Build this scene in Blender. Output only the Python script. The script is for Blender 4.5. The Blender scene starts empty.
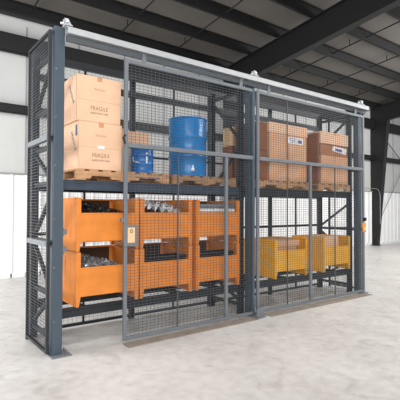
import bpy, math, random
from mathutils import Vector, Matrix
random.seed(7)
sc = bpy.context.scene
col = sc.collection

# ------------------------------------------------------------------ helpers
class MB:
    """collects boxes, bars, tubes and prisms; build() links them as ONE mesh object"""
    def __init__(s): s.v = []; s.f = []; s.sm = []; s.mi = []; s.cur = 0
    def add(s, vs, fs, smooth=False):
        n = len(s.v); s.v += [tuple(v) for v in vs]
        s.f += [tuple(i + n for i in f) for f in fs]; s.sm += [smooth] * len(fs); s.mi += [s.cur] * len(fs)
        return s
    def box(s, x0, x1, y0, y1, z0, z1):
        vs = [(x, y, z) for z in (z0, z1) for y in (y0, y1) for x in (x0, x1)]
        return s.add(vs, [(0,2,3,1),(4,5,7,6),(0,1,5,4),(2,6,7,3),(0,4,6,2),(1,3,7,5)])
    def hexa(s, bot, top):
        return s.add(list(bot) + list(top), [(3,2,1,0),(4,5,6,7),(0,1,5,4),(1,2,6,5),(2,3,7,6),(3,0,4,7)])
    def bar(s, a, b, w, h, up=(0,0,1)):
        a = Vector(a); b = Vector(b); d = (b - a).normalized(); u = Vector(up)
        if abs(d.dot(u)) > .99: u = Vector((0,1,0))
        r = d.cross(u).normalized() * w/2; u = r.cross(d).normalized() * h/2
        q = lambda c: [c - r - u, c + r - u, c + r + u, c - r + u]
        return s.hexa(q(a), q(b))
    def tube(s, pts, r, n=10, caps=True):
        pts = [Vector(p) for p in pts]; rings = []
        for i, p in enumerate(pts):
            d = (pts[min(i+1, len(pts)-1)] - pts[max(i-1, 0)]).normalized()
            u = Vector((0,0,1)) if abs(d.z) < .9 else Vector((0,1,0))
            a = d.cross(u).normalized(); b = a.cross(d)
            rings.append([p + r*(math.cos(2*math.pi*k/n)*a + math.sin(2*math.pi*k/n)*b) for k in range(n)])
        vs = [v for q in rings for v in q]; fs = []
        for i in range(len(pts)-1):
            for k in range(n):
                k2 = (k+1) % n; fs.append((i*n+k, i*n+k2, (i+1)*n+k2, (i+1)*n+k))
        s.add(vs, fs, True)
        if caps: s.add(rings[0], [tuple(range(n))]); s.add(rings[-1], [tuple(reversed(range(n)))])
        return s
    def lathe(s, prof, n=40, c=(0,0)):
        vs = [(c[0] + r*math.cos(2*math.pi*k/n), c[1] + r*math.sin(2*math.pi*k/n), z) for r, z in prof for k in range(n)]
        fs = [(i*n+k, i*n+(k+1)%n, (i+1)*n+(k+1)%n, (i+1)*n+k) for i in range(len(prof)-1) for k in range(n)]
        s.add(vs, fs, True)
        m = len(prof)
        s.add(vs[:n], [tuple(reversed(range(n)))]); s.add(vs[(m-1)*n:], [tuple(range(n))])
        return s
    def prism(s, poly, axis, a0, a1):
        """poly of 2-D points extruded along an axis"""
        def P(p, a): return {'x': (a, p[0], p[1]), 'y': (p[0], a, p[1]), 'z': (p[0], p[1], a)}[axis]
        n = len(poly); vs = [P(p, a0) for p in poly] + [P(p, a1) for p in poly]
        fs = [tuple(range(n)), tuple(reversed(range(n, 2*n)))] + [(i, n+i, n+(i+1)%n, (i+1)%n) for i in range(n)]
        return s.add(vs, fs)
    def build(s, name, mat, parent=None, bevel=0, seg=2):
        me = bpy.data.meshes.new(name); me.from_pydata(s.v, [], s.f)
        me.polygons.foreach_set('use_smooth', s.sm); 
        for m_ in (mat if isinstance(mat, (list, tuple)) else [mat]): me.materials.append(m_)
        me.polygons.foreach_set('material_index', s.mi)
        import bmesh
        b = bmesh.new(); b.from_mesh(me); bmesh.ops.recalc_face_normals(b, faces=b.faces); b.to_mesh(me); b.free()
        me.update()
        o = bpy.data.objects.new(name, me); col.objects.link(o)
        if parent: o.parent = parent
        if bevel:
            m = o.modifiers.new('bevel', 'BEVEL'); m.width = bevel; m.segments = seg; m.limit_method = 'ANGLE'
        return o

def tag(o, label, cat, group=None, kind=None):
    o['label'] = label; o['category'] = cat
    if group: o['group'] = group
    if kind: o['kind'] = kind
    return o
def thing(name, label, cat, loc=(0,0,0), rz=0, group=None, kind='thing'):
    o = bpy.data.objects.new(name, None); col.objects.link(o); o.empty_display_size = .1
    o.location = loc; o.rotation_euler.z = rz
    return tag(o, label, cat, group, kind)
def struct(o, label=None, cat=None):
    o['kind'] = 'structure'
    if label: o['label'] = label
    if cat: o['category'] = cat
    return o
def dup(root, loc, rz, label, group=None):
    r = root.copy(); col.objects.link(r); r.location = loc; r.rotation_euler.z = rz; r['label'] = label
    if group: r['group'] = group
    for ch in list(root.children):
        c = ch.copy(); col.objects.link(c); c.parent = r
        for g in list(ch.children):
            d = g.copy(); col.objects.link(d); d.parent = c
    return r

# ------------------------------------------------------------------ materials
def srgb(r, g, b):
    f = lambda c: (c/255/12.92) if c/255 <= .04045 else ((c/255+.055)/1.055)**2.4
    return (f(r), f(g), f(b), 1)
def mat(name, c, rough=.5, metal=0, var=.12, scale=6, bump=0, bscale=40, c2=None, detail=4, stretch=None):
    m = bpy.data.materials.new(name); m.use_nodes = True; nt = m.node_tree; N = nt.nodes; L = nt.links
    p = N['Principled BSDF']; p.inputs['Roughness'].default_value = rough; p.inputs['Metallic'].default_value = metal
    tc = N.new('ShaderNodeTexCoord'); src = tc.outputs['Object']
    if stretch:
        mp = N.new('ShaderNodeMapping'); mp.inputs['Scale'].default_value = stretch
        L.new(src, mp.inputs['Vector']); src = mp.outputs['Vector']
    nz = N.new('ShaderNodeTexNoise'); nz.inputs['Scale'].default_value = scale; nz.inputs['Detail'].default_value = detail
    L.new(src, nz.inputs['Vector'])
    cr = N.new('ShaderNodeValToRGB'); cr.color_ramp.elements[0].position = .3; cr.color_ramp.elements[1].position = .7
    a = tuple(x*(1-var) for x in c[:3]) + (1,) if c2 is None else c2
    cr.color_ramp.elements[0].color = a; cr.color_ramp.elements[1].color = tuple(min(1, x*(1+var*.5)) for x in c[:3]) + (1,)
    L.new(nz.outputs['Fac'], cr.inputs['Fac']); L.new(cr.outputs['Color'], p.inputs['Base Color'])
    if bump:
        n2 = N.new('ShaderNodeTexNoise'); n2.inputs['Scale'].default_value = bscale; n2.inputs['Detail'].default_value = 5
        L.new(src, n2.inputs['Vector'])
        b = N.new('ShaderNodeBump'); b.inputs['Strength'].default_value = bump; b.inputs['Distance'].default_value = .01
        L.new(n2.outputs['Fac'], b.inputs['Height']); L.new(b.outputs['Normal'], p.inputs['Normal'])
    return m
M = dict(
    post=mat('post_blue_grey', srgb(70,83,95), .38, .0, .08, 3),
    rack=mat('rack_charcoal', srgb(34,38,43), .45, .0, .15, 8),
    beam=mat('beam_slate', srgb(58,70,84), .42, .0, .15, 8),
    frame=mat('door_frame_grey', srgb(116,122,128), .4, .1, .08, 4),
    wire=mat('wire_mesh_grey', srgb(90,96,102), .45, .2, .1, 8),
    rearwire=mat('rear_wire_grey', srgb(120,124,126), .5, .1, .1, 8),
    galv=mat('galvanised_track', srgb(186,189,192), .42, .3, .08, 10),
    hole=mat('punched_hole_dark', srgb(14,15,18), .9),
    orange=mat('orange_bin_paint', srgb(230,138,54), .48, 0, .16, 5, .08, 60),
    yellow=mat('amber_bin_paint', srgb(248,182,52), .48, 0, .14, 5, .08, 60),
    bininside=mat('bin_inside_shade', srgb(70,46,30), .8, 0, .4, 6),  # shade inside the bins put into a dark brown
    carton=mat('cardboard_tan', srgb(232,190,158), .8, 0, .07, 5, .05, 80),
    carton2=mat('cardboard_brown', srgb(216,168,132), .85, 0, .12, 5, .05, 80),
    carton3=mat('cardboard_dark_brown', srgb(166,112,78), .85, 0, .15, 5, .05, 80),
    carton4=mat('cardboard_deep_brown_and_side_shade', srgb(138,86,54), .85, 0, .15, 5, .05, 80),  # brown of the rear carton, and stack side shade put into colour
    cartonwhite=mat('cardboard_white', srgb(206,202,198), .8, 0, .05),
    cartonpale=mat('cardboard_pale', srgb(226,190,146), .85, 0, .08, 5, .05, 80),
    tape=mat('packing_tape', srgb(205,150,108), .35, 0, .05),
    ink=mat('stencil_ink', srgb(150,122,108), .8), blueink=mat('blue_print', srgb(66,92,116), .8, 0, .3, 30),
    white=mat('white_sticker_and_reflection', srgb(238,238,238), .5, 0, .04), violet=mat('violet_print', srgb(96,96,140), .6),
    wood=mat('pallet_wood', srgb(196,152,112), .8, 0, .3, 9, .15, 60, stretch=(.6,3,3)),
    wood2=mat('pallet_wood_weathered', srgb(170,132,98), .85, 0, .35, 9, .15, 60, stretch=(.6,3,3)),
    blue=mat('blue_drum_enamel', srgb(18,122,192), .28, 0, .08, 4),
    navy=mat('navy_drum_enamel', srgb(20,106,180), .3, 0, .1, 4),
    steel=mat('bright_steel', srgb(236,238,240), .28, .15, .3, 20),
    steeldull=mat('dull_steel', srgb(128,132,138), .45, .35, .4, 20),
    black=mat('black_parts', srgb(24,24,27), .5, .2, .3, 12),
    barblack=mat('bar_black_steel', srgb(44,44,46), .4, .4, .3, 12),
    header=mat('header_grey', srgb(92,98,104), .45, 0, .08, 4),
    floorstrip=mat('floor_strip_brown_grey', srgb(146,134,124), .7, .1, .2, 6),
    column=mat('column_black_paint', srgb(22,23,25), .55, 0, .2, 4),
    roofsteel=mat('roof_steel_dark', srgb(19,19,20), .6, 0, .2, 4),
    lockorange=mat('orange_lock', srgb(226,150,60), .45, 0, .15, 20),
    beige=mat('lock_inset_beige', srgb(236,196,150), .5, 0, .06),
    conduit=mat('conduit_grey', srgb(150,154,156), .4, .5),
    electrical=mat('electrical_grey', srgb(160,164,168), .5),
)

def floor_mat():
    m = bpy.data.materials.new('polished_concrete'); m.use_nodes = True; nt = m.node_tree; N = nt.nodes; L = nt.links
    p = N['Principled BSDF']; tc = N.new('ShaderNodeTexCoord')
    def noise(s, d, dist=0):
        n = N.new('ShaderNodeTexNoise'); n.inputs['Scale'].default_value = s; n.inputs['Detail'].default_value = d
        n.inputs['Distortion'].default_value = dist; L.new(tc.outputs['Object'], n.inputs['Vector']); return n.outputs['Fac']
    def ramp(src, p0, c0, p1, c1):
        r = N.new('ShaderNodeValToRGB'); e = r.color_ramp.elements
        e[0].position = p0; e[0].color = c0; e[1].position = p1; e[1].color = c1; L.new(src, r.inputs['Fac']); return r.outputs['Color']
    def mul(a, b, f=1):
        x = N.new('ShaderNodeMix'); x.data_type = 'RGBA'; x.blend_type = 'MULTIPLY'; x.inputs[0].default_value = f
        L.new(a, x.inputs[6]); L.new(b, x.inputs[7]); return x.outputs[2]
    base = ramp(noise(.7, 6, .6), .3, srgb(206,203,199), .7, srgb(225,222,219))
    fine = ramp(noise(9, 8, .3), .35, (.80,.79,.78,1), .6, (1,1,1,1))
    spot = ramp(noise(2.6, 7, 1.5), .34, (.74,.72,.70,1), .46, (1,1,1,1))
    c = mul(mul(base, fine, .6), spot, .5)
    L.new(c, p.inputs['Base Color'])
    L.new(ramp(noise(3, 6), .3, (.34,)*3+(1,), .7, (.56,)*3+(1,)), p.inputs['Roughness'])
    b = N.new('ShaderNodeBump'); b.inputs['Strength'].default_value = .04; L.new(noise(30, 6), b.inputs['Height']); L.new(b.outputs['Normal'], p.inputs['Normal'])
    return m
M['floor'] = floor_mat()
M['wallup'] = mat('wall_insulation_white', srgb(196,197,196), .75, 0, .06, 1.2, .12, 2)
M['liner'] = mat('wall_liner_white', srgb(244,244,244), .45, 0, .04, 1.5)
M['seam'] = mat('wall_seam_grey', srgb(150,150,150), .7)
M['ceil'] = mat('ceiling_insulation', srgb(102,98,94), .8, 0, .12, .8, .2, 2.5)

# ------------------------------------------------------------------ the setting
XW0, XW1, YW = -9.0, 21.0, 5.5
fl = MB().box(XW0, XW1, -11, 6.2, -.12, 0).build('floor', M['floor'])
struct(fl, 'pale worn concrete warehouse floor', 'floor')

wb = MB().box(XW0, XW1, YW+.06, YW+.16, 0, 6.3).build('wall_back', M['wallup'])
struct(wb, 'white insulated metal back wall of the warehouse', 'wall')
# corrugated liner below about two metres: a ribbed sheet standing before the wall
pts = []; x = XW0
while x < XW1 - .31:
    pts += [(x, YW+.02), (x+.24, YW+.02), (x+.26, YW-.012), (x+.29, YW-.012), (x+.31, YW+.02)]; x += .31
mb = MB(); n = len(pts)
vs = [(px, py, .0) for px, py in pts] + [(px, py, 2.25) for px, py in pts]
mb.add(vs, [(i, i+1, n+i+1, n+i) for i in range(n-1)])
ln = mb.build('wall_liner', M['liner'], wb)
MB().box(XW0, XW1, YW-.02, YW+.05, 2.25, 2.29).build('liner_cap', M['seam'], wb)
mb = MB(); x = XW0 + .4
while x < XW1:
    mb.box(x, x+.025, YW+.045, YW+.065, 2.3, 5.6); x += 1.22
mb.build('wall_seam', M['seam'], wb)
struct(MB().box(XW0, XW1, YW-.012, YW+.03, 0, .09).build('baseboard_back', M['liner']))
for i, (z0, z1) in enumerate(((3.58, 3.77), (4.9, 5.3))):
    m = MB().box(XW0, XW1, YW-.16, YW-.15, z0, z1).box(XW0, XW1, YW-.16, YW+.05, z1-.012, z1).box(XW0, XW1, YW-.16, YW-.05, z0, z0+.012)
    struct(m.build('trim_%d' % (i+1), M['roofsteel']), ('dark steel girt across the back wall at mid height' if i == 0 else 'dark steel girt along the top of the back wall'), 'girt')

SL = .117
def roofz(y): return 5.98 + SL*(5.4 - y)
c0, c1 = -11, 5.62
mb = MB().hexa([(XW0, c0, roofz(c0)+.04), (XW1, c0, roofz(c0)+.04), (XW1, c1, roofz(c1)+.04), (XW0, c1, roofz(c1)+.04)],
               [(XW0, c0, roofz(c0)+.14), (XW1, c0, roofz(c0)+.14), (XW1, c1, roofz(c1)+.14), (XW0, c1, roofz(c1)+.14)])
struct(mb.build('ceiling', M['ceil']), 'insulated pitched metal ceiling between dark purlins', 'ceiling')
# purlins running along the wall
y = 5.38; k = 0
while y > -11:
    z = roofz(y); m = MB()
    m.box(XW0, XW1, y-.006, y+.006, z-.2, z+.03).box(XW0, XW1, y-.075, y, z+.02, z+.032).box(XW0, XW1, y, y+.075, z-.2, z-.188)
    if k == 0: m.box(XW0, XW1, y-.09, y+.09, z-.26, z-.2)
    o = struct(m.build('roof_purlin', M['roofsteel']), 'dark roof purlin number %d out from the back wall' % (k+1), 'purlin'); o['group'] = 'roof purlins'
    y -= 1.1; k += 1
# tapered portal frames: column and rafter in one plane
for X, where in ((-1.2, 'beyond the left end of the rack'), (7.0, 'behind the middle of the rack'), (15.2, 'right of the rack')):
    cm = MB()
    cm.box(X-.11, X+.11, 5.62, 5.64, 0, 5.85)                                   # outer flange
    cm.hexa([(X-.11,5.24,0),(X+.11,5.24,0),(X+.11,5.27,0),(X-.11,5.27,0)], [(X-.11,4.74,5.25),(X+.11,4.74,5.25),(X+.11,4.77,5.25),(X-.11,4.77,5.25)])
    cm.prism([(5.27,0),(5.62,0),(5.62,5.8),(4.77,5.25)], 'x', X-.012, X+.012)
    cm.box(X-.16, X+.16, 5.2, 5.66, 0, .025)
    o = struct(cm.build('steel_column', M['column']), 'tapered black steel column against the back wall, ' + where, 'column')
    rm = MB(); ya, yb = 5.6, -11
    lo = lambda y: 5.14 + .117*(5.4-y); hi = lambda y: roofz(y) - .21
    for y0, y1 in ((ya, yb),):
        rm.hexa([(X-.11,y1,lo(y1)-.02),(X+.11,y1,lo(y1)-.02),(X+.11,4.9,lo(4.9)-.02),(X-.11,4.9,lo(4.9)-.02)], [(X-.11,y1,lo(y1)),(X+.11,y1,lo(y1)),(X+.11,4.9,lo(4.9)),(X-.11,4.9,lo(4.9))])
        rm.hexa([(X-.11,y1,hi(y1)),(X+.11,y1,hi(y1)),(X+.11,y0,hi(y0)),(X-.11,y0,hi(y0))], [(X-.11,y1,hi(y1)+.02),(X+.11,y1,hi(y1)+.02),(X+.11,y0,hi(y0)+.02),(X-.11,y0,hi(y0)+.02)])
        rm.prism([(y1,lo(y1)),(4.9,lo(4.9)),(5.4,5.3),(5.6,hi(5.6)),(y1,hi(y1))], 'x', X-.01, X+.01)
    struct(rm.build('roof_rafter', M['roofsteel']), 'deep dark steel rafter above the column ' + where, 'rafter')
# thin rods between the purlins
k = 0
for X in (1.2, 3.3, 5.0, 9.2, 11.2, 13.2, 17.2):
    m = MB().tube([(X, 5.2, roofz(5.2)-.12), (X, -6, roofz(-6)-.12)], .017, 6)
    for yy in (4.8, 2.6): m.tube([(X, yy, roofz(yy)-.12), (X, yy, roofz(yy)+.04)], .012, 6)
    o = struct(m.build('roof_sag_rod', M['roofsteel']), 'thin dark rod tying the roof purlins', 'rod'); o['group'] = 'rods tying the roof purlins'
# braces, conduit and a small box on the wall
o = MB().tube([(15.32, 5.3, .9), (17.6, 5.34, 3.5)], .016, 6).build('wall_brace_rod', M['conduit']); struct(o, 'thin diagonal brace rod rising right from the black column', 'brace')
o = MB().tube([(15.32, 5.36, 5.0), (17.6, 5.38, 3.6)], .016, 6).build('wall_brace_rod', M['roofsteel']); struct(o, 'thin diagonal brace rod falling right from the top of the black column', 'brace')
P = [(12.9, 5.42, 2.30)] + [(13.4, 5.3, 2.36), (14.4, 5.1, 2.36)] + [(14.75+.3*math.sin(a), 5.0, 2.06+.3*math.cos(a)) for a in (0, .4, .8, 1.2, 1.57)] + [(15.05, 5.0, .9)]
P = [(p[0], 5.05, p[2]) for p in P]
tag(MB().tube(P, .013, 8).build('conduit_pipe', M['conduit']), 'thin grey conduit bending down beside the black column', 'pipe', kind='structure')
eb = thing('electrical_box', 'small grey electrical box high on the back wall behind the right cartons', 'box', (11.55, 5.46, 4.15), kind='structure')
MB().box(-.14, .14, -.09, 0, 0, .3).build('enclosure', M['electrical'], eb, .01)
MB().tube([(0, -.04, .3), (0, -.04, .68)], .02, 8).build('conduit', M['conduit'], eb)

# ------------------------------------------------------------------ wire mesh and panels
def wires(mb, u0, u1, z0, z1, pos, axis='x', su=.052, sz=.033, t=.0027, th=.0038):
    """flat grid of welded wires in a plane; axis 'x': pos is y; axis 'y': pos is x"""
    def bx(a0, a1, d0, d1, b0, b1):
        if axis == 'x': mb.box(a0, a1, d0, d1, b0, b1)
        else: mb.box(d0, d1, a0, a1, b0, b1)
    n = max(1, round((u1-u0)/su)); h = t/2; g = th/2
    for i in range(1, n):
        u = u0 + (u1-u0)*i/n; bx(u-h, u+h, pos-h, pos+h, z0, z1)
    m = max(1, round((z1-z0)/sz))
    for i in range(1, m):
        z = z0 + (z1-z0)*i/m; bx(u0, u1, pos-h-th, pos-h, z-g, z+g)
    return mb

# ------------------------------------------------------------------ pallet rack
RX = [(.005, .085), (2.695, 2.775), (5.39, 5.47)]
YF, YR = (.125, .195), (.775, .845)
LOW, UP = .435, 1.82
rack = thing('pallet_rack', 'charcoal steel pallet rack of two bays with three upright frames inside the wire cage', 'rack')
for fi, (xa, xb) in enumerate(RX):
    fm = bpy.data.objects.new('upright_frame', None); col.objects.link(fm); fm.parent = rack
    for yi, (ya, yb) in enumerate((YF, YR)):
        m = MB()
        if yi == 0:
            m.box(xa, xb, ya, ya+.006, .012, 3.33); 
        else:
            m.box(xa, xb, yb-.006, yb, .012, 3.33)
        m.box(xa, xa+.006, ya, yb, .012, 3.33).box(xb-.006, xb, ya, yb, .012, 3.33)
        m.box(xa-.0, xb+.0, ya-.0, yb+.0, 0, .012)
        h = m; m.cur = 1; z = .14
        while z < 3.28:
            for xx in (xa+.022, xb-.036):
                if yi == 0: h.box(xx, xx+.014, ya-.0008, ya+.0015, z, z+.026)
                else: h.box(xx, xx+.014, yb-.0015, yb+.0008, z, z+.026)
            h.box(xa-.0008, xa+.002, ya+.025, ya+.039, z, z+.026)
            z += .0762
        m.build('upright', [M['rack'], M['hole']], fm)
    xm = (xa+xb)/2; yf, yr = YF[1]-.012, YR[0]+.012
    hs = ([.14, .60, 1.15, 1.78, 2.17, 2.58, 3.15], [.14, .62, 1.15, 1.78, 3.2], [.14, .62, 1.15, 1.78, 2.58, 3.2])[fi]
    for z in hs:
        MB().box(xm-.018, xm+.018, yf, yr, z-.022, z+.022).build('horizontal_brace', M['rack'], fm)
    # rear height, front height
    ds = ([(1.185, 1.66), (1.1, .65), (2.135, 1.815), (2.615, 3.1), (.2, .56)], [(3.15, 2.52), (1.83, 2.40), (1.2, 1.7), (1.1, .67), (.46, .2)],
          [(1.19, 1.60), (1.1, .67), (2.72, 3.15), (2.5, 1.84), (.2, .56)])[fi]
    for a, b in ds:
        MB().bar((xm, yr, a), (xm, yf, b), .03, .042, (1,0,0)).build('diagonal_brace', M['rack'], fm)
def beam(x0, x1, ya, yb, z0, z1, m):
    b = MB().box(x0, x1, ya, yb, z0, z1-.035).box(x0, x1, ya+.006, yb, z1-.035, z1)
    o = b.build('beam', m, rack, .003)
    front = ya < .5
    for xx in (x0, x1-.008):
        MB().box(xx, xx+.008, (ya-.012) if front else yb-.002, (ya+.004) if front else yb+.014, z0-.05, z1+.03).build('end_connector', m, o)
for (x0, x1) in ((.086, 2.694), (2.776, 5.389)):
    for z0, z1 in ((LOW-.105, LOW), (UP-.11, UP)):
        beam(x0, x1, .14, .185, z0, z1, M['beam'] if x0 < 1 and z0 > 1 else M['rack'])
        beam(x0, x1, .785, .83, z0, z1, M['rack'])
    for z0, z1 in ((3.03, 3.11), (3.265, 3.33)):
        MB().box(x0, x1, .785, .83, z0, z1).build('rear_tie_beam', M['rack'], rack)
    n = 4
    for i in range(n):                                                           # safety bars front to back under the pallets
        xx = x0 + (x1-x0)*(i+.5)/n
        MB().box(xx-.02, xx+.02, .187, .783, UP-.055, UP-.005).build('cross_bar', M['rack'], rack)
        MB().box(xx-.02, xx+.02, .187, .783, LOW-.055, LOW-.005).build('cross_bar', M['rack'], rack)

# ------------------------------------------------------------------ cage posts
def cage_post(x, w, label, keepers=()):
    t = thing('cage_post', label, 'post', (x, 0, 0), group='square cage posts along the front')
    MB().box(0, w, 0, .1, .012, 3.40).build('post_tube', M['post'], t, .006)
    bp = MB().box(-.02, w+.075, -.085, .118, 0, .012).build('base_plate', M['frame'], t, .003)
    a = MB()
    for bx_, by_ in ((w+.05, .02), (w+.05, .09)): a.lathe([(.012, .012), (.012, .03), (.006, .03), (.006, .045)], 6, (bx_, by_))
    a.build('anchor_bolt', M['steeldull'], bp)
    for z in keepers:
        k = MB().box(w, w+.045, .012, .05, z-.025, z+.025).box(w, w+.012, .004, .06, z-.045, z+.045).build('latch_keeper', M['frame'], t, .003)
    for z in (.35, .9, 1.4, 1.95, 2.45, 2.95): MB().tube([(.018, -.006, z), (.018, 0, z)], .010, 8).build('bolt_head', M['steeldull'], t)
    return t
cage_post(.0, .108, 'blue-grey square cage post at the left front corner of the cage', (1.08, 1.26))
cage_post(2.765, .1, 'blue-grey square cage post between the two sliding mesh doors')
cage_post(5.475, .1, 'blue-grey square cage post at the right front corner of the cage')

# ------------------------------------------------------------------ fixed mesh panels
def panel_y(x, label):
    t = thing('mesh_panel', label, 'panel', (x, 0, 0))
    y0, y1, z0, z1, w = .015, .775, .03, 3.35, .03
    m = MB().box(-w/2, w/2, y0, y0+w, z0, z1).box(-w/2, w/2, y1-w, y1, z0, z1)
    for z in (z0, z1-w): m.box(-w/2, w/2, y0+w, y1-w, z, z+w)
    m.build('panel_frame', M['rack'], t)
    for z in (1.142, 2.24): MB().box(-w/2-.004, w/2, y0+w, y1-w, z-.028, z+.028).build('middle_rail', M['frame'], t)
    wires(MB(), y0+w, y1-w, z0+w, z1-w, 0, 'y').build('wire_mesh', M['wire'], t)
    MB().box(-w/2, w/2, y1-w, y1, 0, z0).build('foot', M['rack'], t)
    return t
panel_y(-.037, 'narrow wire mesh side panel closing the left end of the rack')
panel_y(5.672, 'narrow wire mesh side panel closing the right end of the rack')
def panel_x(x0, x1, label):
    t = thing('mesh_panel', label, 'panel', (x0, .872, 0))
    w = .035; L = x1-x0; z0, z1 = .03, 3.38
    m = MB().box(0, w, -w/2, w/2, 0, z1).box(L-w, L, -w/2, w/2, 0, z1)
    for z in (z0, z1-w): m.box(w, L-w, -w/2, w/2, z, z+w)
    m.box(L/2-w/3, L/2+w/3, -w/3, w/3, z0+w, z1-w)
    m.box(w, L-w, -w/3, w/3, 1.18, 1.22).box(w, L-w, -w/3, w/3, 2.22, 2.25)
    m.build('panel_frame', M['rack'], t)
    wires(MB(), w, L-w, z0+w, z1-w, 0, 'x', .055, .05, .0019, .0019).build('wire_mesh', M['rearwire'], t)
panel_x(.0, 1.36, 'rear wire mesh panel behind the leftmost orange bins'); panel_x(1.37, 2.735, 'rear wire mesh panel behind the large blue drum')
panel_x(2.745, 4.10, 'rear wire mesh panel behind the left amber bin'); panel_x(4.11, 5.48, 'rear wire mesh panel behind the right amber bin')

# ------------------------------------------------------------------ sliding doors
def door(x0, x1, label, bars, lowbar, lock):
    t = thing('sliding_door', label, 'door', (x0, -.062, 0), group='sliding wire mesh doors')
    L = x1-x0; w = .042; z0, z1 = .035, 3.20; h = .018
    for a in (0, L-w): MB().box(a, a+w, -h, h, z0, z1).build('stile', M['frame'] if not (lock == 'plate' and a) else M['post'], t, .004)
    for z, ww in ((z0, w), (z1-w, w)): MB().box(w, L-w, -h, h, z, z+ww).build('rail', M['frame'], t, .004)
    MB().box(w, L-w, -h-.006, h, 2.20, 2.25).build('middle_rail', M['frame'], t, .004)
    MB().box(lowbar-x0-.021, lowbar-x0+.021, -h-.002, h, z0+w, 2.20).build('mullion', M['frame'], t, .004)
    for b, zb in bars: MB().box(b-x0-.0055, b-x0+.0055, -.01, .004, z0+w, zb).build('stiffening_bar', M['wire'], t)
    wires(MB(), w, L-w, z0+w, z1-w, .006, 'x').build('wire_mesh', M['wire'], t)
    for a in (.25, L-.25):                                                      # hangers up into the track
        MB().box(a-.025, a+.025, -.008, .008, z1, z1+.112).build('hanger', M['frame'], t)
    if lock == 'plate':
        p = MB().box(-.012, .165, -.034, -.019, 1.085, 1.325).build('lock_plate', M['frame'], t, .004)
        MB().box(.035, .125, -.037, -.034, 1.125, 1.295).build('inset', M['beige'], p, .002)
        q = MB()
        n = 20; R1, R0 = .020, .013
        vs = [(.08+r*math.cos(2*math.pi*k/n), -.0385, 1.255+r*math.sin(2*math.pi*k/n)) for r in (R0, R1) for k in range(n)]
        q.add(vs, [(k, (k+1)%n, n+(k+1)%n, n+k) for k in range(n)]); q.build('keyhole_ring', M['black'], p)
        MB().box(-.035, -.001, -.02, .02, 1.36, 1.40).build('latch_bolt', M['frame'], t, .003)
        MB().tube([(.0,-.03,2.235),(-.03,-.04,2.30),(.0,-.03,2.33)], .012, 8).build('pull_handle', M['black'], t)
    else:
        p = MB().box(L-.10, L-.005, -.05, -.019, 1.10, 1.27).build('lock_case', M['lockorange'], t, .012)
        MB().box(L-.085, L-.03, -.056, -.05, 1.13, 1.19).build('lock_cover', M['beige'], p, .003)
        MB().box(L-.05, L+.02, -.045, -.019, 1.30, 1.36).build('latch', M['black'], t, .004)
door(.765, 2.795, 'left sliding mesh door with grey lock plate, slid open in front of the orange bins', [(1.50, 2.2)], 2.275, 'plate')
door(2.845, 5.545, 'right sliding mesh door with orange lock, closed in front of the amber bins', [(3.49, 3.158), (4.68, 2.2)], 4.035, 'orange')

# overhead track
tr = thing('door_track', 'pale galvanised overhead track carrying the two sliding mesh doors', 'track', (.1, -.062, 3.30))
TL = 5.56
MB().box(0, TL, -.045, -.039, .02, .085).box(0, TL, .039, .045, .02, .085).box(0, TL, -.045, .045, .079, .085).box(0, TL, -.045, -.012, .014, .02).box(0, TL, .012, .045, .014, .02).build('rail_channel', M['galv'], tr)
MB().box(.012, TL-.012, .012, .05, -.05, .005).build('header', M['header'], tr)
MB().box(TL, TL+.05, -.04, .04, .01, .08).build('end_stop', M['black'], tr, .006)
for bxx in (.0, 2.70, 5.36):
    br = MB().box(bxx-.03, bxx+.05, -.05, .052, .085, .097).box(bxx-.03, bxx-.018, -.03, .03, .097, .16)
    br.prism([(bxx-.03, .097), (bxx+.05, .097), (bxx+.01, .165), (bxx-.03, .165)], 'y', -.028, -.018)
    br.prism([(bxx-.03, .097), (bxx+.05, .097), (bxx+.01, .165), (bxx-.03, .165)], 'y', .018, .028)
    b = br.build('bracket', M['galv'], tr, .002)
    MB().tube([(bxx-.005, -.045, .135), (bxx-.005, .045, .135)], .016, 10).tube([(bxx-.06, 0, .11), (bxx+.0, 0, .13)], .012, 8).build('bracket_bolt', M['steel'], b)
fg = thing('floor_strip', 'brownish grey strip with a guide bracket on the floor under the sliding doors', 'guide', (.76, -.1, 0))
MB().box(0, 1.96, -.13, .02, 0, .012).box(2.22, 4.76, -.13, .02, 0, .012).build('flat_strip', M['floorstrip'], fg, .002)  # flat brownish grey strip along the door line
gb = MB().box(1.99, 2.13, -.065, -.05, .0125, .13).box(1.97, 2.15, -.10, .0, .0125, .02).build('guide_bracket', M['frame'], fg, .003)

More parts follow.
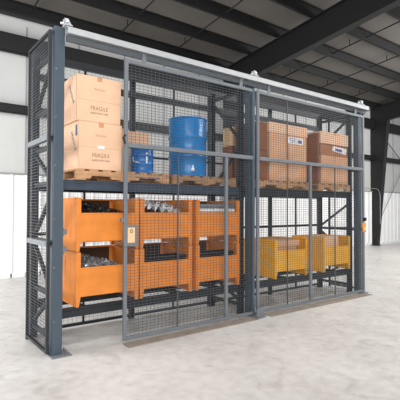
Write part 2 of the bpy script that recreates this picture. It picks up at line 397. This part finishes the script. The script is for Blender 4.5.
# ------------------------------------------------------------------ bins
BW, BD, BH = .765, .71, .597
def make_bin(m, label, group):
    t = thing('storage_bin', label, 'bin', (0,0,0), group=group)
    fz = .12; t_ = .012
    # corner posts with tapered feet
    for sx in (0, 1):
        for sy in (0, 1):
            x0 = 0 if sx == 0 else BW-.055; y0 = 0 if sy == 0 else BD-.055
            z1 = BH
            q = MB()
            if sy == 0:   # angle post, front leg on the face
                q.box(x0, x0+.055, y0, y0+t_, .1, z1-.004)
                xe = 0 if sx == 0 else BW-t_
                q.box(xe, xe+t_, y0+t_, y0+.055, .1, z1-.004)
            else:
                q.box(x0, x0+.055, BD-t_, BD, .1, z1-.004)
                xe = 0 if sx == 0 else BW-t_
                q.box(xe, xe+t_, BD-.055, BD-t_, .1, z1-.004)
            xi = (x0+.012) if sx == 0 else x0+.004
            cp = q.build('corner_post', m, t, .003)
            # foot: folded, tapering downward
            xa, xb = x0, x0+.055
            tx = (xa, xb); bx_ = (xa+.004, xb-.016) if sx == 0 else (xa+.016, xb-.004)
            ya, yb = y0, y0+.055
            MB().hexa([(bx_[0],ya+.004,.0),(bx_[1],ya+.004,.0),(bx_[1],yb-.004,.0),(bx_[0],yb-.004,.0)], [(tx[0],ya,.1),(tx[1],ya,.1),(tx[1],yb,.1),(tx[0],yb,.1)]).build('foot', m, cp, .003)
    # side walls, each with shallow pressed ribs
    for xs in (0, 1):
        x0 = .002 if xs == 0 else BW-.002-t_
        q = MB().box(x0, x0+t_, .056, BD-.056, .004, BH-.006)
        sgn = -1 if xs == 0 else 1
        for yy in (.2, .355, .51):
            q.box(min(x0+t_/2, x0+t_/2+sgn*.011), max(x0+t_/2, x0+t_/2+sgn*.011), yy-.03, yy+.03, .14, BH-.07)
        w = q.build('side_wall', m, t, .002)
        MB().box(x0-.002, x0+t_+.02, .02, BD-.02, BH-.022, BH-.003).build('top_rim', m, w, .003) if xs == 0 else MB().box(x0-.02, x0+t_+.002, .02, BD-.02, BH-.022, BH-.003).build('top_rim', m, w, .003)
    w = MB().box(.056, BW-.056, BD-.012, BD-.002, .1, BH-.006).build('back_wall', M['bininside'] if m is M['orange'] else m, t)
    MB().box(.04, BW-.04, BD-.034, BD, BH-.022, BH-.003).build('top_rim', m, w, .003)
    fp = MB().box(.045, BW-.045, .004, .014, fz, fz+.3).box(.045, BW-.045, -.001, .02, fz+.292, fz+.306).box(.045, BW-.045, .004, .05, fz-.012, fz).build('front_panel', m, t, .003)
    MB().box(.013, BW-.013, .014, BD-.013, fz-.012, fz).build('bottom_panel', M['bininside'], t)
    q = MB()
    for yy in (.15, BD-.2): q.box(.06, BW-.06, yy, yy+.06, fz-.03, fz-.0125)
    q.build('base_runner', m, t)
    return t
G = 'orange steel stacking bins'
bx = [.285, 1.072, 1.905]
names = [('leftmost lower orange bin heaped with shiny metal scrap', 'leftmost upper orange bin holding dark scrap in the open doorway'),
         ('middle lower orange bin with dark bars inside', 'middle upper orange bin with crumpled silver sheet metal'),
         ('lower orange bin beside the middle upright, holding a dark bar', 'upper orange bin beside the middle upright, with grey pipes')]
b0 = None
for i, x in enumerate(bx):
    for j in (0, 1):
        loc = (x, .1, LOW + .001 + j*(BH+.001))
        if b0 is None: b0 = make_bin(M['orange'], names[0][0], G); b0.location = loc
        else: dup(b0, loc, 0, names[i][j])
y0_ = make_bin(M['yellow'], 'amber yellow bin nearer the middle post, holding two stacked cartons', 'amber steel stacking bins'); y0_.location = (3.40, .1, LOW+.001)
dup(y0_, (4.60, .1, LOW+.001), 0, 'amber yellow bin nearer the right corner post, holding one pinkish carton')

# contents of the bins
def shard(mb, c, s, flat=.3):
    p = [Vector((random.uniform(-1,1), random.uniform(-1,1), random.uniform(-flat,flat)))*s + Vector(c) for _ in range(5)]
    mb.add(p, [(0,1,2),(0,2,3),(1,2,4),(0,3,4)])
def heap(x, z0, z1, n, s, name, label, m, hump=.5):
    """loose scrap filling a bin between heights z0 and z1"""
    mb = MB()
    X0, X1, Y0, Y1 = x+.06, x+BW-.06, .17, .1+BD-.08
    for _ in range(n):
        a, b = random.random(), random.random()
        top = z0 + (z1-z0)*(1-hump*abs(2*a-.7)) * (.8+.2*b)
        shard(mb, (X0+(X1-X0)*a, Y0+(Y1-Y0)*b, top - random.random()*.03), s*random.uniform(.5,1.2), .7)
    # mass under the loose top
    nx, ny = 14, 10; vs = []; fs = []
    for i in range(nx+1):
        for j in range(ny+1):
            a, b = i/nx, j/ny
            zz = z0 + (z1-z0)*(1-hump*abs(2*a-.7))*(.8+.2*b) - .035 + random.uniform(-.012,.012)
            vs.append((X0+(X1-X0)*a, Y0+(Y1-Y0)*b, zz))
    for i in range(nx):
        for j in range(ny): fs.append((i*(ny+1)+j, (i+1)*(ny+1)+j, (i+1)*(ny+1)+j+1, i*(ny+1)+j+1))
    k = len(vs); vs += [(X0,Y0,z0),(X1,Y0,z0),(X1,Y1,z0),(X0,Y1,z0)]
    e = [[i*(ny+1) for i in range(nx+1)], [nx*(ny+1)+j for j in range(ny+1)], [i*(ny+1)+ny for i in range(nx, -1, -1)], [j for j in range(ny, -1, -1)]]
    for q, ed in enumerate(e): fs.append(tuple(ed + [k+(q+1)%4, k+q]))
    fs.append((k, k+1, k+2, k+3))
    mb.add(vs, fs)
    return tag(mb.build(name, m), label, 'scrap', kind='stuff')
FZ = LOW + .123
def scrapmat(name, dark, light, metal):
    m = mat(name, light, .3, metal, 0, 26, 0, c2=dark, detail=2); return m
M['swarf'] = scrapmat('shiny_scrap', srgb(40,42,46), srgb(238,240,244), .3)
M['darkswarf'] = scrapmat('dark_scrap', srgb(14,14,16), srgb(70,66,62), .2)
heap(bx[0], FZ, FZ+.40, 900, .022, 'metal_scrap', 'shiny small metal scrap heaped in the leftmost lower orange bin', M['swarf'], .22)
heap(bx[0], FZ+BH, FZ+BH+.44, 500, .03, 'dark_scrap', 'blackened scrap filling the leftmost upper orange bin', M['darkswarf'], .15)
# crumpled sheet offcuts in the middle upper bin
heap(bx[1], FZ+BH, FZ+BH+.29, 300, .03, 'metal_scrap', 'grey scrap lying under the crumpled silver sheets in the middle upper bin', M['swarf'], .3)
for i in range(15):
    row, kx = divmod(i, 5); mb = MB()
    cx = bx[1] + .135 + .112*kx; cy = .21 + .15*row; cz = FZ + BH + .395 + .05*(row > 0) - .018*kx
    n = 5; vs = []
    for p in range(n):
        for q in range(n):
            vs.append(((p/(n-1)-.5)*.095 + random.uniform(-.006,.006), (q/(n-1)-.5)*.12 + random.uniform(-.008,.008), .035*math.sin(p*1.7+i) + random.uniform(-.022,.022)))
    mb.add(vs, [(p*n+q, (p+1)*n+q, (p+1)*n+q+1, p*n+q+1) for p in range(n-1) for q in range(n-1)])
    o = mb.build('sheet_offcut', M['steel']); o.location = (cx, cy, cz); o.rotation_euler = (random.uniform(.1,.5), 0, random.uniform(-.15,.15))
    sm = o.modifiers.new('thick', 'SOLIDIFY'); sm.thickness = .004
    tag(o, 'crumpled silver sheet metal offcut in the middle upper orange bin', 'metal offcut', 'crumpled offcuts in the middle upper bin')
# pipes lying along the bins
def pipe(x0, x1, y, z, r, m, label, group):
    mb = MB().tube([(x0, y, z), (x1, y, z)], r, 14, caps=False)
    mb.tube([(x1, y, z), (x0, y, z)], r*.82, 14, caps=False)
    n = 14
    for xx in (x0, x1):
        vs = [(xx, y + q*math.cos(2*math.pi*k/n), z + q*math.sin(2*math.pi*k/n)) for q in (r*.82, r) for k in range(n)]
        mb.add(vs, [(k, (k+1)%n, n+(k+1)%n, n+k) for k in range(n)])
    return tag(mb.build('pipe', m), label, 'pipe', group)
zt = FZ + BH
for k, (y, z, r, m) in enumerate(((.17, .030, .030, 0), (.24, .030, .030, 1), (.31, .030, .030, 0), (.38, .030, .030, 1), (.45, .030, .030, 0), (.52, .03, .03, 1), (.59, .03, .03, 0), (.66, .03, .03, 1))):
    for lv in range(7):
        lab = 'grey steel pipe lying in the upper orange bin beside the middle upright'
        pipe(bx[2]+.05+.01*((k+lv)%3), bx[2]+BW-.05-.012*((k*lv)%3), y, zt + z + .0602*lv, r, M['steel'] if (k+lv) % 2 else M['steeldull'], lab, 'pipes in the upper bin beside the middle upright')
for b, w in ((bx[1], 'middle lower'), (bx[2], 'lower right')):
    for k in range(4):
        for lv in range(6 - k % 2):
            pipe(b+.05, b+BW-.05, .20+.10*k, FZ+.03+.0602*lv, .03, M['barblack'], 'dark steel bar lying in the %s' % ('middle lower orange bin' if w[0]=='m' else 'lower orange bin beside the middle upright'), 'bars in the %s orange bin' % w)
# ------------------------------------------------------------------ pallets
PH = .12
def pallet(x0, x1, y0, y1, m, label):
    t = thing('wooden_pallet', label, 'pallet', (x0, y0, UP+.001), group='wooden pallets on the upper level')
    L, D = x1-x0, y1-y0
    for yy in (0, D/2-.02, D-.04):
        def notch(a, b): return [(a, .018), (a+.02, .05), (b-.02, .05), (b, .018)]
        poly = [(0, .018)] + notch(L*.14, L*.36) + notch(L*.64, L*.86) + [(L, .018), (L, PH-.02), (0, PH-.02)]
        MB().prism(poly, 'y', yy, yy+.04).build('stringer', m, t)
    n = max(6, int(L/.14)); w = .105
    for i in range(n):
        xx = (L-w)*i/(n-1); MB().box(xx, xx+w, -.004, D+.004, PH-.0198, PH).build('deck_board', m, t, .003)
    for xx in (0, L*.5-.06, L-.12):
        MB().box(xx, xx+.12, 0, D, 0, .0178).build('bottom_board', m, t, .003)
    return t
p1 = pallet(.27, 1.475, .1, .855-.005, M['wood'], 'long pale wooden pallet under the fragile cartons and the small blue drum')
stamp = MB()
for i, w in enumerate((.03, .03, .012, .03, .022, .05)): stamp.box(.74+.055*i, .74+.055*i+w, -.002, 0, .05, .068)
stamp.build('stamped_marks', M['violet'], p1)['kind'] = 'stuff'
pallet(1.525, 2.60, .1, .85, M['wood2'], 'wooden pallet under the large blue drum')
pallet(3.00, 4.25, .1, .85, M['wood'], 'wooden pallet under the cartons next to the middle post')
pallet(4.47, 5.37, .1, .85, M['wood'], 'wooden pallet under the cartons at the right end of the rack')
PT = UP + PH + .002

# ------------------------------------------------------------------ cartons
def text(body, size, loc, rot, m, parent, name, depth=.0008, align='CENTER', spacing=1):
    c = bpy.data.curves.new(name, 'FONT'); c.body = body; c.size = size; c.align_x = align; c.align_y = 'CENTER'; c.extrude = depth; c.space_character = spacing
    c.materials.append(m); f_ = bpy.data.objects.new(name, c); col.objects.link(f_)
    dg = bpy.context.evaluated_depsgraph_get(); dg.update(); me = bpy.data.meshes.new_from_object(f_.evaluated_get(dg)); me.name = name
    bpy.data.objects.remove(f_); bpy.data.curves.remove(c)
    o = bpy.data.objects.new(name, me); col.objects.link(o); o.location = loc; o.rotation_euler = rot; o.parent = parent
    return o
FR = (math.pi/2, 0, 0); SR = (math.pi/2, 0, -math.pi/2)
def fragile_carton(x0, w, y0, d, z0, h, label, tape):
    t = thing('carton', label, 'carton', (x0, y0, z0), group='fragile cartons stacked on the left pallet')
    b = MB().box(0.004, w-.004, .004, d-.004, 0, h*.52).build('carton_base', M['carton'], t, .005)
    l = MB().box(0, w, 0, d, h*.46, h).build('lid', M['carton'], t, .006)
    MB().box(w/2-.03, w/2+.03, -.0008, .02, h*.90, h+.0006).box(w/2-.03, w/2+.03, -.0008, d, h, h+.0008).build('tape', M['tape'], l) 
    text('FRAGILE', .066, (w*.5, .0025, h*.30), FR, M['ink'], b, 'fragile_print', spacing=1.12).scale.x = .78
    text('(HANDLE WITH CARE)', .030, (w*.5, .0025, h*.195), FR, M['ink'], b, 'care_print').scale.x = .7
    text('FRAGILE', .035, (w*.5, -.0012, h*.72), FR, M['tape'], l, 'faint_print')
    # diagonal blue printing on the left end
    bp = text('FRAGILE', .062, (-.0012, d*.24, h*.60), SR, M['blueink'], l, 'blue_print', spacing=1.15)
    bp.rotation_euler = (Matrix.Rotation(-math.pi/2, 3, 'Z') @ Matrix.Rotation(math.pi/2, 3, 'X') @ Matrix.Rotation(math.radians(-58), 3, 'Z')).to_euler()
    if tape: MB().box(-.0012, .0, d*.07, d*.15, h*.70, h*.93).build('blue_block', M['blueink'], l)
    if tape: MB().box(w*.42, w*.58, -.0012, .0, h*.45, h*.51).build('white_label', M['white'], l, 0)
    return t
fragile_carton(.305, .52, .105, .64, PT, .53, 'lower tan carton marked fragile, resting on the pallet behind the left post', True)
fragile_carton(.278, .53, .105, .64, PT+.532, .51, 'upper tan carton marked fragile, topmost at the left end of the rack', False)
def carton(x0, x1, y0, y1, z0, z1, m, label, group=None, tape='x', rz=0):
    t = thing('carton', label, 'carton', (x0, y0, z0), rz, group)
    w, d, h = x1-x0, y1-y0, z1-z0
    b = MB().box(0, w, 0, d, 0, h).build('carton_body', m, t, .006)
    if tape == 'x': MB().box(w/2-.025, w/2+.025, -.0008, .01, h*.8, h+.0006).box(w/2-.025, w/2+.025, 0, d, h, h+.0008).build('tape', M['tape'], t)
    if tape == 'y': MB().box(-.0008, .01, d/2-.025, d/2+.025, h*.8, h+.0006).box(0, w, d/2-.025, d/2+.025, h, h+.0008).build('tape', M['tape'], t)
    return t
carton(.95, 1.46, .55, .84, PT, PT+.34, M['cartonwhite'], 'whitish carton behind the small blue drum, under a pinkish one', None, '')
carton(.93, 1.45, .54, .84, PT+.342, PT+.57, M['carton'], 'plain pinkish carton behind the small blue drum, on a whitish one', None, '')
# right bay, stack beside the middle post
g = 'cartons on the pallet next to the middle post'
c = carton(3.30, 4.17, .115, .60, PT, PT+.74, M['carton2'], 'large carton with a white shipping label on the pallet next to the middle post', g, '')
w, d, h = .87, .485, .74
MB().box(.40, .78, -.0015, 0, h-.13, h-.03).build('shipping_label', M['white'], c)
q = MB(); 
for i in range(4): q.box(.43+.015*i, .62-.03*(i%2), -.0022, -.0014, h-.05-.02*i-.008, h-.05-.02*i)
q.box(.65,.75,-.0022,-.0014,h-.11,h-.06); q.build('label_print', M['violet'], c)['kind'] = 'stuff'
q = MB(); q.box(.425, .44, -.0012, .0, .0, h); q.build('box_seam', M['carton3'], c)
carton(3.285, 4.19, .112, .60, PT+.742, PT+.90, M['carton'], 'long flat carton lying on top of the large labelled carton', g, '')
carton(3.02, 3.27, .13, .60, PT, PT+.45, M['carton4'], 'lower dark box added for the darker left side of the labelled carton', g, '')['label'] = 'lower dark brown box added for the darker left side of the labelled carton'  # this box and the next are added as the stack's darkened side face
carton(3.03, 3.26, .13, .60, PT+.452, PT+.88, M['carton4'], 'upper dark brown box added for the darker left side of the labelled carton', g, '')
carton(2.98, 3.45, .615, .85, PT, PT+.56, M['carton4'], 'brown carton at the rear below the pale carton, behind the middle post', g, '')
carton(2.99, 3.44, .61, .85, PT+.562, PT+.86, M['cartonpale'], 'pale carton at the rear showing left of the middle post', g, 'x')
# right end stack
g = 'cartons on the pallet at the right end'
carton(4.56, 5.33, .115, .80, PT, PT+.49, M['carton2'], 'large tan carton at the bottom of the right end stack', g, 'x')
c = carton(4.55, 5.34, .125, .80, PT+.492, PT+.69, M['carton3'], 'dark brown carton with a tilted white label in the middle of the right end stack', g, '')
lab = MB().prism([(.33, .10), (.72, .05), (.76, .155), (.36, .185)], 'y', -.0015, 0).build('shipping_label', M['white'], c)
MB().prism([(.40, .105), (.60, .08), (.62, .13), (.42, .15)], 'y', -.0022, -.0015).build('label_print', M['violet'], c)
carton(4.54, 5.345, .112, .80, PT+.692, PT+.90, M['carton'], 'pale tan carton topmost of the right end stack', g, 'x')
carton(4.485, 4.535, .135, .80, PT, PT+.86, M['carton4'], 'thin dark brown sheet added for the darker left side of the right end stack', g, '')  # added sheet that paints the stack's left side darker
carton(4.285, 4.43, .50, .80, PT-.12, PT+.82, M['cartonpale'], 'tall narrow pale carton standing between the two right pallets', None, '')
# cartons in the amber bins
g = 'cartons in the left amber bin'
carton(3.47, 3.98, .17, .60, FZ, FZ+.36, M['carton2'], 'lower of the two cartons in the left amber bin', g, '')
carton(3.50, 4.04, .155, .58, FZ+.362, FZ+.46, M['carton2'], 'flat carton lying uppermost in the left amber bin', g, '')
carton(4.72, 5.12, .17, .62, FZ, FZ+.475, M['carton'], 'pinkish carton rising above the right amber bin', None, '')

# ------------------------------------------------------------------ drums
def drum(x, y, z, r, h, m, label, name):
    t = thing(name, label, 'drum', (x, y, z))
    def bead(zc, rr=.008, hw=.016): return [(r, zc-hw), (r+rr*.7, zc-hw*.5), (r+rr, zc), (r+rr*.7, zc+hw*.5), (r, zc+hw)]
    prof = [(r-.006, 0), (r+.006, .0), (r+.008, .01), (r+.004, .02), (r, .03)]
    for f in (.335, .665): prof += bead(h*f, .012*r/.27+.002, .02*r/.27+.004)
    prof += [(r, h-.03), (r-.004, h-.02), (r-.02, h-.018)]
    MB().lathe(prof, 48).build('barrel', m, t)
    MB().lathe([(r-.02, h-.018), (r-.001, h-.019), (r+.007, h-.012), (r+.007, h-.002), (r, h), (r-.008, h-.002), (r-.010, h-.014), (r-.018, h-.015)], 48).build('chime', m, t)
    b = MB().lathe([(.03, h-.017), (.03, h-.005), (.022, h-.004)], 16, (r*.6, 0)); b.lathe([(.018, h-.017), (.018, h-.006), (.01, h-.005)], 16, (-r*.6, 0)); b.build('bung', M['steeldull'], t)
    return t
R = .262
dr = drum(1.985, .42, PT, R, .80, M['blue'], 'large blue steel drum with two hoops on the second pallet', 'steel_drum')
# small white sticker with a triangular mark, wrapped on the barrel towards the front
def wrap(a0, a1, z0, z1, r, m, name, parent, tri=False):
    n = 8; vs = []
    for k in range(n+1):
        a = a0 + (a1-a0)*k/n
        zz0, zz1 = z0, z1
        if tri: s = 1-abs(2*k/n-1); zz1 = z0 + (z1-z0)*max(s, .02)
        vs += [(r*math.cos(a), r*math.sin(a), zz0), (r*math.cos(a), r*math.sin(a), zz1)]
    MB().add(vs, [(2*k, 2*k+2, 2*k+3, 2*k+1) for k in range(n)]).build(name, m, parent)
wrap(math.radians(-116), math.radians(-103), .075, .155, R+.0012, M['white'], 'triangle_sticker', dr, True)
sd = drum(1.20, .30, PT, .142, .325, M['navy'], 'small navy blue drum on the long pallet beside the fragile cartons', 'steel_pail')
MB().tube([(-.144, -.03, .20), (-.175, -.10, .14), (-.12, -.15, .12)], .006, 8).build('bail_handle', M['steel'], sd)
wrap(math.radians(-100), math.radians(-90), .12, .26, .1435, M['white'], 'reflection_streak', sd)  # white streak painted as a reflection on the small drum

# ------------------------------------------------------------------ light
def area(name, loc, target, sx, sy, power, c=(1,1,1)):
    l = bpy.data.lights.new(name, 'AREA'); l.shape = 'RECTANGLE'; l.size = sx; l.size_y = sy; l.energy = power; l.color = c
    o = bpy.data.objects.new(name, l); col.objects.link(o); o.location = loc
    o.rotation_euler = (Vector(target) - Vector(loc)).to_track_quat('-Z', 'Y').to_euler(); return o
area('open_bay_door_light', (-3.5, -9.5, 3.4), (3, 1, 1.2), 8, 4.5, 900, (1, .985, .965))
area('high_bay_lamp', (0.5, -2.2, 5.9), (0.5, -1.9, 0), 3, 1.2, 90, (1, .985, .96))
area('high_bay_lamp_middle', (7.0, -2.2, 5.9), (7.0, -1.9, 0), 3, 1.2, 300, (1, .985, .96))
area('wall_fill_right', (13, -1.0, 4.6), (10, 5.5, 1.5), 3, 2, 420, (1, .99, .97))  # unseen lamp added to brighten the back wall from the right
area('wall_fill_left', (-4.0, 2.2, 2.6), (5.5, 5.5, 2.4), 3, 3, 420, (1, 1, 1))  # unseen lamp added on the left to lift the back wall
w = bpy.data.worlds.new('warehouse_daylight'); sc.world = w; w.use_nodes = True
bg = w.node_tree.nodes['Background']; bg.inputs['Color'].default_value = (.93, .96, 1, 1); bg.inputs['Strength'].default_value = .45

# ------------------------------------------------------------------ camera
ya, pi_, ro = .6482, .0217, .0026
F = Vector((math.sin(ya)*math.cos(pi_), math.cos(ya)*math.cos(pi_), math.sin(pi_)))
Rr = F.cross(Vector((0,0,1))).normalized(); U = Rr.cross(F)
R2 = Rr*math.cos(ro) + U*math.sin(ro); U2 = -Rr*math.sin(ro) + U*math.cos(ro)
cam = bpy.data.cameras.new('camera'); co = bpy.data.objects.new('camera', cam); col.objects.link(co)
co.matrix_world = Matrix(((R2.x, U2.x, -F.x, -1.4078), (R2.y, U2.y, -F.y, -4.3484), (R2.z, U2.z, -F.z, 1.5034), (0,0,0,1)))
cam.sensor_width = 36; cam.lens = 36*422.0/400; cam.clip_end = 200
sc.camera = co
sc.view_settings.view_transform = 'Standard'; sc.view_settings.look = 'None'; sc.view_settings.exposure = 0
